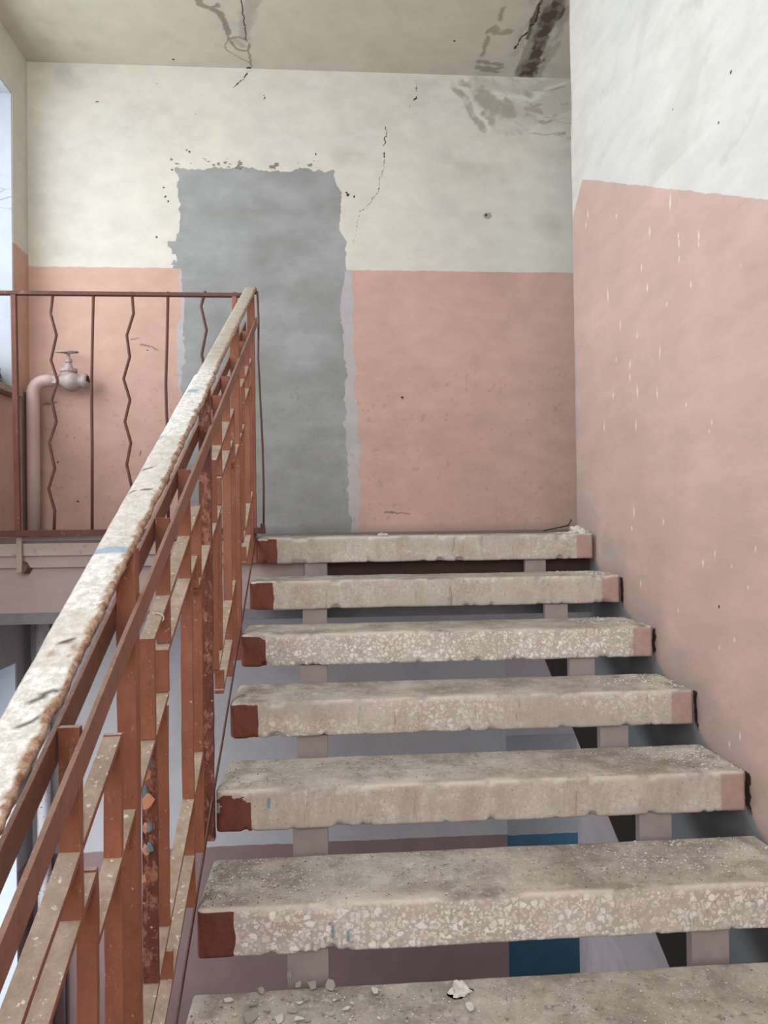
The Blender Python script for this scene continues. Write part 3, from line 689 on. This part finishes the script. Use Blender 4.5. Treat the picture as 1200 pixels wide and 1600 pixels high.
slope('sloping_bar', .50, 1.165, .885); slope('sloping_bar', .50, 1.041, .800)
slope('sloping_bar', 1.041, 1.498, .700); slope('sloping_bar', 2.04-.205, 2.04+.243*.84, .700); slope('sloping_bar', 2.70-.17, 2.70+.19, .700)
slope('sloping_bar', .50, 1.15, .24); slope('sloping_bar', 1.15, 1.39, .24)
# pair of flat bars gripping the posts under the handrail
def flatbar(name, dx, ya, yb, h1, h0, t=.007, mat=mat_bar):
    b = MB(); n = 26; vs = []; fs = []
    for k in range(n+1):
        y = ya+(yb-ya)*k/n; c = XP+dx+(random.random()-.5)*.001; zt_, zb_ = zz(y, h1), zz(y, h0)
        vs += [(c-t/2, y, zb_), (c+t/2, y, zb_), (c+t/2, y, zt_), (c-t/2, y, zt_)]
        if k: fs += [(4*k-4+j, 4*k-4+(j+1) % 4, 4*k+(j+1) % 4, 4*k+j) for j in range(4)]
    fs += [(3, 2, 1, 0), (4*n, 4*n+1, 4*n+2, 4*n+3)]
    b.add(vs, fs); return b.build(name, mat, rail, .0012)
flatbar('side_bar', -.0195, .40, 3.24, 1.037, .992); flatbar('side_bar', .0195, .40, 3.33, 1.037, .992)
# thin flat along the tread ends
flatbar('side_bar', .0125, .40, 3.33, -.002, -.022, .004, mat_red)
# handrail: wide flat bar under thick flaking white paint
def hand_mat():
    T = NT('handrail_flaked', .7, .3); ru, gr, bl, dk = T.attr('m')
    n = T.noise(55, 6, .75); cr = T.voro(38, 'DISTANCE_TO_EDGE'); 
    wht = T.mix(T.ramp(T.noise(70, 6, .8), .42, .60), srgb(190, 187, 180), srgb(226, 226, 222))
    wht = T.mix(T.math('MULTIPLY', T.ramp(T.noise(16, 5, .7), .60, .74), .5), wht, srgb(164, 157, 146))
    col = T.mix(gr, wht, T.mix(T.ramp(T.noise(30, 5), .3, .7), srgb(160, 148, 134), srgb(184, 174, 160)))
    ks = T.math('MULTIPLY', T.ramp(cr, .0, .03, 1, 0), T.ramp(T.noise(7, 3), .52, .62)); col = T.mix(T.math('MULTIPLY', ks, .5), col, srgb(120, 104, 88))
    col = T.mix(bl, col, srgb(122, 150, 170))
    rust = T.mix(T.ramp(T.noise(60, 6, .8), .4, .62), srgb(132, 92, 68), srgb(186, 170, 150))
    col = T.mix(ru, col, rust); col = T.mix(dk, col, srgb(46, 42, 40))
    h = T.math('ADD', T.math('MULTIPLY', n, .8), T.math('MULTIPLY', T.noise(24, 4, .6), .9)); h = T.math('SUBTRACT', h, T.math('MULTIPLY', dk, .8))
    return T.out(col, T.bump(h, .75, .004))
def handrail():
    ys = np.concatenate([np.arange(.42, 3.262, .006)]); hw, t = .0275, .012
    # cross-section: offsets (x, z) and a side code
    prof = [(-hw, -t), (-hw, -.003), (-hw+.004, 0), (-.018, .0012), (-.009, .0018), (0, .002), (.009, .0018), (.016, .0014), (.021, .0008), (hw-.003, 0), (hw, -.004), (hw, -t), (.012, -t-.002), (-.012, -t-.002)]
    M = len(prof); vs = []; ar = []; arn = []
    hx = -.350
    pdash = [((170, 862), .030, .010), ((237, 685), .02, .012), ((300, 612), .012, .012)]
    bl = [(on_z_rail(px, py), a, c) for (px, py), a, c in pdash]
    cr = [on_z_rail(*q) for q in [(103, 1004), (78, 1082), (45, 1130), (152, 838), (230, 733), (200, 770), (228, 765), (58, 1095)]]
    N = len(ys)
    for a, y in enumerate(ys):
        slopez = 0
        zc = hz(y)
        xx = hx+.020*(y-1)/2.2*1.0
        e = (fbm(np.array([y*26.]), np.array([1.]), 2)[0]-.5)*.007+(fbm(np.array([y*90.]), np.array([4.]), 2)[0]-.5)*.004
        if y > 2.25: e *= .15
        for k, (px_, pz_) in enumerate(prof):
            x = px_*(1.05 if y < 2.1 else .88)
            if px_ > .015: x += e
            j = (fbm(np.array([y*40.]), np.array([px_*40.]), 6)[0]-.5)*.0035*(1 if y < 2.25 else .2)
            vs.append((xx+x, y, zc+pz_+j))
            ru = 1.0 if (px_ > .024 or pz_ < -t*.9) else 0.0
            if px_ > .019 and fbm(np.array([y*30.]), np.array([px_*60.]), 7)[0] > .5: ru = 1.0
            rp = on_z_rail_cache
            if math.hypot((xx+x)-rp.x, (y-rp.y)) < .018 and fbm(np.array([y*60.]), np.array([px_*60.]), 8)[0] > .45: ru = .8
            b_ = 0.0
            for q, sx, sy in bl:
                if abs(y-q.y) < sy and abs(xx+x-q.x) < sx: b_ = .8
            dk = 0.0
            for q in cr:
                if abs((y-q.y)-((xx+x)-q.x)*.5-(fbm(np.array([px_*90.]), np.array([q.y*9]), 6)[0]-.5)*.012) < .0032 and abs((xx+x)-q.x) < .011 and pz_ > -.002: dk = .9
            gr = float(sstep(2.05, 2.3, np.array([y]))[0])
            if fbm(np.array([y*3.]), np.array([7.]), 3)[0] > .62: gr = max(gr, .4)
            ar.append((ru, gr, b_, dk))
    fs = []
    for a in range(N-1):
        for k in range(M): fs.append((a*M+k, (a+1)*M+k, (a+1)*M+(k+1) % M, a*M+(k+1) % M))
    fs += [tuple(range(M)), tuple(range(N*M-1, (N-1)*M-1, -1))]
    me = bpy.data.meshes.new('handrail'); me.from_pydata(vs, [], fs)
    bm = bmesh.new(); bm.from_mesh(me); bmesh.ops.recalc_face_normals(bm, faces=bm.faces); bm.to_mesh(me); bm.free()
    at = me.color_attributes.new('m', 'FLOAT_COLOR', 'POINT'); at.data.foreach_set('color', np.array(ar, dtype=np.float32).ravel())
    o = link('handrail', me, hand_mat(), rail, smooth=True); tag(o, 'flaking white paint over rusty handrail'); return o
def hz(y): return zn(y)+1.126-.022*(y-1)
def on_z_rail(px, py):
    v = ray(px, py); k = SL-.022; c = hz(0); t = c/(v.z-k*v.y); return v*t
on_z_rail_cache = on_z_rail(97, 1018)
handrail()
# rounded end cap of the handrail
b = MB(); e = hz(3.262)
b.box((-.352, 3.255, e-.030), (-.305, 3.275, e+.000)); b.build('end_cap', mat_red, rail, .006)
# curled paint flakes on the stripped picket
mat_flO = simple('flake_orange', srgb(214, 156, 126), .6, .1, .08); mat_flB = simple('flake_blue', srgb(110, 140, 146), .6, .1, .08)
for q, mt, sz in [((228, 1208), mat_flO, 13), ((233, 1190), mat_flB, 8), ((231, 1250), mat_flO, 13), ((226, 1236), mat_flB, 9), ((228, 1292), mat_flO, 7), ((234, 1291), mat_flB, 7), ((229, 1328), mat_flO, 8), ((235, 1323), mat_flB, 8), ((226, 1372), mat_flO, 6)]:
    p = on_y(q[0], q[1], 1.376); k = 1.376/F_PX; r = sz*k*1.35; vs = []
    for a in range(7):
        an = a/7*2*math.pi+random.random()*.5; rr_ = r*(.6+.5*random.random()); vs.append((p.x+rr_*math.cos(an)*.62, p.y-.002-abs(math.sin(an+1))*.004, p.z+rr_*math.sin(an)))
    vs2 = [(x, y+.0015, z) for x, y, z in vs]
    MB().add(vs+vs2, [tuple(range(7)), tuple(range(13, 6, -1))]+[(i, i+7, (i+1) % 7+7, (i+1) % 7) for i in range(7)]).build('paint_flake', mt, rail)

# ------------------------------------------------------------------ landing railing
YR = 3.24
lr = thing('landing_railing', 'dark red steel guard railing with zigzag rods along the landing edge', 'railing', (-1.0, YR, -.2))
def Q(px, py, dy=0): return on_y(px, py, YR+dy)
b = MB(); a, c = Q(-40, 457.5), Q(386, 454); b.box((-2.0+.293+.004, YR-.012, a.z-.008), (-.345, YR+.012, a.z+.008)); b.build('top_rail', mat_red, lr, .002)
a = Q(100, 828); c = Q(100, 837.5); b = MB(); b.box((XW+.004, YR-.014, c.z), (-.2855, YR+.014, a.z)); b.build('bottom_rail', mat_red, lr, .002)
def rod(name, pts, r=.0065, mat=mat_red): return MB().tube([Q(*p) for p in pts], r, 8).build(name, mat, lr, smooth=True)
zig1 = [(83,456),(79,490),(88,524),(79.5,563),(90,595),(80.6,625),(88,659),(77,692),(85.5,732),(76,764),(85.5,797),(84.5,830)]
zig2 = [(206,456),(208.5,490),(198,524),(202.5,558),(193,592),(203,625),(195,659),(204.5,692),(198,726),(206,762),(198,796),(202,830)]
zig3 = [(320.6,455),(314,479),(322.5,516),(315,554),(322,590),(313,625),(322,660),(314,694),(321,730),(314,764),(321,798),(316,830)]
for z_ in (zig1, zig2, zig3): rod('zigzag_rod', z_)
rod('straight_rod', [(146,456),(144.5,520),(143,600),(144,700),(144,830)]); rod('straight_rod', [(262.5,456),(261,530),(259,600),(260,640),(263,700),(263,830)])
mat_lp = rail_mat('railing_post', srgb(124, 76, 62), srgb(110, 66, 54), dust=0)
def lpost(x0, x1, mat=mat_rail, wx=.021):
    a = Q(x0, 457); c = Q(x1, 829); b = MB(); n = 8; vs = []; fs = []
    for k in range(n+1):
        p = c.lerp(a, k/n); vs += [(p.x-wx/2, YR-.0105, p.z), (p.x+wx/2, YR-.0105, p.z), (p.x+wx/2, YR+.0105, p.z), (p.x-wx/2, YR+.0105, p.z)]
        if k: fs += [(4*k-4+j, 4*k-4+(j+1) % 4, 4*k+(j+1) % 4, 4*k+j) for j in range(4)]
    fs += [(3, 2, 1, 0), (4*n, 4*n+1, 4*n+2, 4*n+3)]
    b.add(vs, fs); b.build('post', mat, lr, .002)
lpost(21.5, 28.5, mat_lp); lpost(366.5, 367)
# end rod hanging from the handrail's end down to the bottom rail
MB().tube([Q(402, 455), Q(404, 500), Q(403.5, 560), Q(407.5, 640), Q(410.5, 700), Q(412, 760), Q(412, 830)], .0045, 8).build('end_rod', mat_red, lr, smooth=True)
MB().tube([on_y(410, 818, 3.23)+Vector((0, 0, 0)), on_y(412, 834, 3.23)], .010, 8).build('end_knob', mat_red, lr)
b = MB(); pt = Q(27, 838); pb = Q(29, 895); b.box((pt.x-.011, YR+.013, pb.z), (pt.x+.011, YR+.028, pt.z+.005)); br_ = b.build('bracket', simple('bracket_paint', srgb(176, 160, 146), .8), lr, .002)
vs = []
pm = Q(33, 888, .028); r_ = .022
for k in range(12):
    a_ = k/12*2*math.pi; vs.append((pm.x+r_*math.cos(a_)*(.8+.3*random.random()), YR+.029, pm.z+r_*1.1*math.sin(a_)*(.8+.3*random.random())))
vs2 = [(x*1+(pm.x-x)*-.3, 3.3245, z+(pm.z-z)*-.3) for x, y, z in vs]
MB().add(vs+vs2, [tuple(range(12)), tuple(range(23, 11, -1))]+[(i, i+12, (i+1) % 12+12, (i+1) % 12) for i in range(12)]).build('mortar_seat', simple('mortar', srgb(120, 104, 88), .95, .8, .2, 40), lr, .003)

# ------------------------------------------------------------------ fire riser with valve
mat_pipe = simple('pipe_pink', srgb(190, 164, 156), .5, .15, .08, 12, spec=.5); mat_valve = simple('valve_paint', srgb(168, 152, 148), .4, .3, .15, 30, spec=.5)
YP = 4.28
wp = thing('water_riser', 'pink-painted water pipe with a wheel valve, in the corner beside the window wall', 'pipe', (-1.64, YP, -CZ))
zc = .775; xr = -1.641; Rb = .075; pts = [(xr, YP, -CZ-.001), (xr, YP, .3), (xr, YP, zc-Rb+.005)]
for k in range(1, 9): a = k/8*math.pi/2; pts.append((xr+Rb-Rb*math.cos(a), YP, zc-Rb+.022+Rb*math.sin(a)))
pts.append((-1.512, YP, zc+.022)); zc += .022
MB().tube(pts, .0345, 24, [.0345]*3+[.0352]*8+[.032]).build('pipe', mat_pipe, wp, smooth=True)
MB().tube([(-1.53, YP, zc), (-1.525, YP, zc), (-1.495, YP, zc), (-1.49, YP, zc)], .04, 6, [.030, .037, .037, .030]).build('coupling', mat_valve, wp)
P_ = [(-1.492, .030), (-1.475, .034), (-1.455, .050), (-1.43, .057), (-1.405, .050), (-1.388, .036), (-1.374, .033), (-1.371, .041), (-1.342, .041), (-1.341, .031), (-1.36, .029)]
MB().tube([(x, YP, zc-.006*math.sin((x+1.49)*20)) for x, r in P_], .03, 20, [r for x, r in P_]).build('valve_body', mat_valve, wp, smooth=True)
MB().tube([(-1.343, YP, zc-.002), (-1.3405, YP, zc-.002)], .0305, 18).build('outlet_mouth', simple('dark_bore', srgb(40, 34, 32), .8), wp)
Bn = [(.02, .036), (.046, .040), (.050, .047), (.066, .047), (.068, .026), (.090, .020), (.100, .012), (.104, .019), (.120, .019), (.124, .011), (.142, .008)]
MB().tube([(-1.446, YP, zc+d) for d, r in Bn], .02, 14, [r for d, r in Bn]).build('bonnet', mat_valve, wp, smooth=False)
mb = MB(); zw = on_y(105, 550, YP).z; xc_ = -1.4535
ringp = [(xc_+.056*math.cos(a), YP+.056*math.sin(a), zw+.15*.056*math.sin(a)) for a in np.linspace(0, 2*math.pi, 25)]
mb.tube(ringp, .0055, 8)
for a in (0.3, 0.3+2.09, 0.3+4.19): mb.tube([(xc_, YP, zw-.006), (xc_+.054*math.cos(a), YP+.054*math.sin(a), zw+.15*.054*math.sin(a))], .006, 6)
mb.tube([(-1.446, YP, zc+.14), (xc_, YP, zw+.006)], .009, 10); mb.build('handwheel', mat_valve, wp, smooth=True)
# lower run of the riser, speckled with mould, below the landing
T = NT('pipe_speckled', .7, .3); s_ = T.ramp(T.voro(70, co=T.pos((1, 1, .8))), .16, .24, 1, 0)
mat_spk = T.out(T.mix(s_, srgb(196, 192, 196), srgb(62, 58, 60)), T.bump(T.noise(60), .3, .004))
o = MB().tube([(-1.612, 4.315, ZF), (-1.612, 4.315, -1), (-1.612, 4.315, -.421)], .036, 20).build('speckled_pipe', mat_spk, None, loc=(-1.612, 4.315, ZF), smooth=True)
tag(o, 'vertical pipe speckled with dark mould under the landing by the lower window', 'pipe')
o = MB().tube([(-1.530, 4.380, ZF), (-1.530, 4.380, -.421)], .008, 8).build('thin_conduit', simple('conduit', srgb(120, 112, 118)), None, loc=(-1.53, 4.38, ZF), smooth=True)
tag(o, 'thin dark conduit running down the wall right of the speckled pipe', 'conduit')
# frayed greenish wires behind the riser
for k, (px, c_) in enumerate([(42, srgb(120, 132, 124)), (44, srgb(70, 78, 76))]):
    mb = MB().tube([on_y(px-1, 745, 4.365), on_y(px+1, 780, 4.362), on_y(px, 828, 4.36)], .003, 6)
    o = mb.build('loose_wire', simple('wire_%d' % k, c_), None, loc=on_y(px, 828, 4.36), smooth=True)
    tag(o, ('greenish loose wire hanging in the corner behind the pink pipe' if k == 0 else 'dark loose wire hanging beside the greenish one behind the pink pipe'), 'wire')

# mossy heap of dirt on the upper window sill
def blob(name, c, s, mat, seed, sub=3, amp=.35, flat=True):
    bm = bmesh.new(); bmesh.ops.create_icosphere(bm, subdivisions=sub, radius=1)
    r = random.Random(seed); off = r.random()*50
    from mathutils import noise as mn
    for v in bm.verts:
        d = 1+amp*mn.noise(v.co*1.6+Vector((off, 0, 0)))+amp*.5*mn.noise(v.co*4+Vector((off, 3, 0)))
        v.co = Vector((v.co.x*s[0]*d, v.co.y*s[1]*d, v.co.z*s[2]*d))
        if flat: v.co.z = max(v.co.z, 0)
        v.co += Vector(c)
    me = bpy.data.meshes.new(name); bm.to_mesh(me); bm.free()
    return link(name, me, mat, None, loc=c, smooth=False)
T = NT('mossy_dirt', .95, .1); mat_moss = T.out(T.mix(T.ramp(T.noise(60, 5, .7), .52, .62), srgb(70, 76, 76), srgb(150, 160, 150)), T.bump(T.noise(80, 5, .8), 1, .01))
o = blob('dirt_heap', (XW-.105, 4.085, .722), (.085, .085, .15), mat_moss, 4, 4, .4); tag(o, 'dark heap of mossy dirt on the window sill at the left edge', 'dirt heap')

# ------------------------------------------------------------------ debris
mat_crumb = simple('plaster_crumb', srgb(208, 204, 196), .95, .3, .05, 60)
def ztop(i): return -CZ-RISE*(i-1)
mb = MB(); rr = random.Random(3)
def shard(mb, x, y, z, s, hgt):
    n = rr.choice((3, 4, 4, 5)); a0 = rr.random()*6; vs = [(x+s*math.cos(a0+k*2*math.pi/n)*(.6+.6*rr.random()), y+s*math.sin(a0+k*2*math.pi/n)*(.6+.6*rr.random()), z) for k in range(n)]
    top = [(x+(v[0]-x)*.6, y+(v[1]-y)*.6, z+hgt*(.6+.6*rr.random())) for v in vs]
    mb.add(vs+top, [tuple(range(n-1, -1, -1)), tuple(range(n, 2*n))]+[(k, (k+1) % n, (k+1) % n+n, k+n) for k in range(n)])
W = XR-XL
def crumbs(i, cnt, u0, u1, v0, v1, smin, smax, clus=0):
    for c in range(max(1, cnt//(clus or 1))):
        cx = u0+(u1-u0)*rr.random(); cy = v0+(v1-v0)*rr.random(); sp = .004+.03*rr.random()
        for _ in range(clus or 1):
            x = cx+rr.gauss(0, sp)*(clus > 0); y = cy+rr.gauss(0, sp*.7)*(clus > 0)
            if not (.008 < x < W-.004 and .006 < y < DEP-.008): continue
            s_ = smin+(smax-smin)*rr.random()**4; shard(mb, XL+x, D1-RUN*(i-1)+y, ztop(i)+.0012, s_, s_*.5)
for i, cnt in ((1, 80), (2, 80), (3, 140), (4, 200), (5, 300), (6, 620), (7, 620)):
    crumbs(i, cnt, .02, W-.02, .01, DEP-.01, .0006, .0036)
    crumbs(i, cnt, .02, W-.02, .05, DEP-.02, .0006, .003, 12)
    crumbs(i, cnt, .02, .35, .02, DEP-.02, .0006, .004, 10)
for i, u0 in ((1, .10), (2, .22), (3, .24), (4, .26), (5, .22), (6, .5)):
    crumbs(i, 420, W-u0, W-.01, DEP*.35, DEP-.02, .0007, .0045, 13)
    crumbs(i, 220, W-u0*.5, W-.008, .02, DEP-.02, .0007, .0055, 10)
o = mb.build('plaster_crumbs', mat_crumb); tag(o, 'white plaster crumbs and dust scattered over the tops of the stair treads', 'debris', kind='stuff')
mb = MB(); rr = random.Random(9)
mat_grit = simple('dark_grit', srgb(96, 86, 76), .95, .3, .1, 60)
for i, cnt in ((5, 160), (6, 300), (7, 260)):
    for _ in range(cnt):
        x = XL+.01+(rr.random()**1.7)*(W-.03); y = D1-RUN*(i-1)+.012+rr.random()*(DEP-.03); s = rr.choice((.001, .0016, .0022))
        shard(mb, x, y, ztop(i)+.001, s, s*.6)
o = mb.build('dark_grit', mat_grit); tag(o, 'dark grit and paint dust strewn mostly over the left ends of the lower treads', 'debris', kind='stuff')
# white plaster powder heaps at the wall end of the upper treads
for i, sx, sy, sz in ((1, .040, .07, .030),):
    o = blob('plaster_powder', (XR-sx*.85, D1-RUN*(i-1)+.10, ztop(i)-.001), (sx, sy, sz), mat_crumb, 20+i, 4, .5)
    tag(o, 'white plaster powder heaped at the wall end of the %s stair tread' % {1: 'topmost', 2: 'second', 3: 'third'}[i], 'plaster heap', None)
o = blob('plaster_chunk', tuple(on_z(718, 1550, ztop(7)+.001)), (.023, .017, .021), mat_crumb, 77, 3, .7)
tag(o, 'large jagged white plaster chunk on the lowest visible tread', 'plaster chunk')
o = blob('plaster_chunk', tuple(on_z(598, 837, ztop(1)+.001)), (.022, .02, .012), simple('pale_lump', srgb(190, 188, 184), .9), 12, 3, .5)
tag(o, 'small pale plaster lump on the front edge of the topmost tread', 'plaster chunk')
mat_fl = simple('paint_flake_grey', srgb(166, 162, 150), .8, .2, .08, 40)
FL = [((452, 1535), .010, 'curled grey-green paint flake standing at the back edge of the lowest visible tread', True), ((466, 1541), .008, 'small grey paint flake just right of the standing curled flake', False),
      ((488, 1540), .012, 'long grey paint flake lying left of the pale squarish flake', False), ((515, 1543), .013, 'pale squarish paint flake beside the left stringer, lowest visible tread', False),
      ((407, 1550), .009, 'thin dark paint sliver left of the other flakes on the lowest tread', False), ((392, 1590), .016, 'large grey paint flake at the lower left corner of the lowest tread', False),
      ((436, 1594), .010, 'white crumpled flake at the bottom edge, right of the large grey flake', False), ((478, 1562), .009, 'whitish flake in the middle of the flake-strewn left part of the lowest tread', False),
      ((585, 1549), .009, 'small white flake halfway between the stringer and the plaster chunk', False), ((735, 1576), .010, 'round white flake just below the large plaster chunk', False)]
rr = random.Random(5)
for (q, s, lab, up) in FL:
    p = on_z(q[0], q[1], ztop(7)+.002); n = 7; vs = []
    for k in range(n):
        a = k/n*2*math.pi; r_ = s*(.65+.5*rr.random())
        if up: vs.append((p.x+r_*.45*math.cos(a), p.y+.004*math.sin(a*2), p.z+.014+r_*1.25*math.sin(a)))
        else: vs.append((p.x+r_*math.cos(a), p.y+r_*1.5*math.sin(a), p.z+.002+.005*rr.random()))
    vs2 = [(x, y+(.0012 if up else 0), z-(0 if up else .0012)) for x, y, z in vs]
    o = MB().add(vs+vs2, [tuple(range(n)), tuple(range(2*n-1, n-1, -1))]+[(k, k+n, (k+1) % n+n, (k+1) % n) for k in range(n)]).build('paint_flake', mat_crumb if 'white' in lab else mat_fl, None, loc=p)
    tag(o, lab, 'paint flake', 'paint flakes on the lowest visible tread')
for k in range(26):
    q = (330+rr.random()**1.3*330, 1546+rr.random()*50); p = on_z(q[0], q[1], ztop(7)+.002); n = rr.choice((4, 5, 6)); s = .003+.006*rr.random()**2; vs = []; a0 = rr.random()*6
    for j in range(n):
        a = a0+j/n*2*math.pi; r_ = s*(.5+.8*rr.random()); vs.append((p.x+r_*1.3*math.cos(a), p.y+r_*math.sin(a), p.z+.0015+.004*rr.random()))
    o = MB().add(vs+[(x, y, z-.001) for x, y, z in vs], [tuple(range(n)), tuple(range(2*n-1, n-1, -1))]+[(j, j+n, (j+1) % n+n, (j+1) % n) for j in range(n)]).build('paint_flake', mat_fl if k % 3 else mat_crumb, None, loc=p)
    tag(o, 'tiny flat paint chip among many on the left half of the lowest visible tread', 'paint flake', 'tiny paint chips on the lowest visible tread')
# black wire end on the landing and a thread tied round a sloping bar
mb = MB().tube([on_z(850, 829, -CZ+.004), on_y(872, 824.5, 3.6), on_y(888, 821, 3.45), on_y(893, 812, 3.42)], .003, 6)
o = mb.build('black_wire', simple('black_rubber', srgb(36, 34, 34)), None, loc=on_y(893, 812, 3.42), smooth=True); tag(o, 'short black wire end by the wall corner at the top of the stairs', 'wire')
yq = 1.45; zq = zz(yq, .885); mb = MB(); pts = []
for k in range(17):
    a = k/16*2*math.pi; pts.append((XP+.017*math.cos(a), yq+.003*math.sin(a)-.008*math.cos(a), zq-.0055+.0085*math.sin(a)))
o = mb.tube(pts, .0014, 6).build('tied_thread', mat_crumb, None, loc=(XP, yq, zq), smooth=True); tag(o, 'white thread tied around a sloping bar of the stair railing', 'thread')
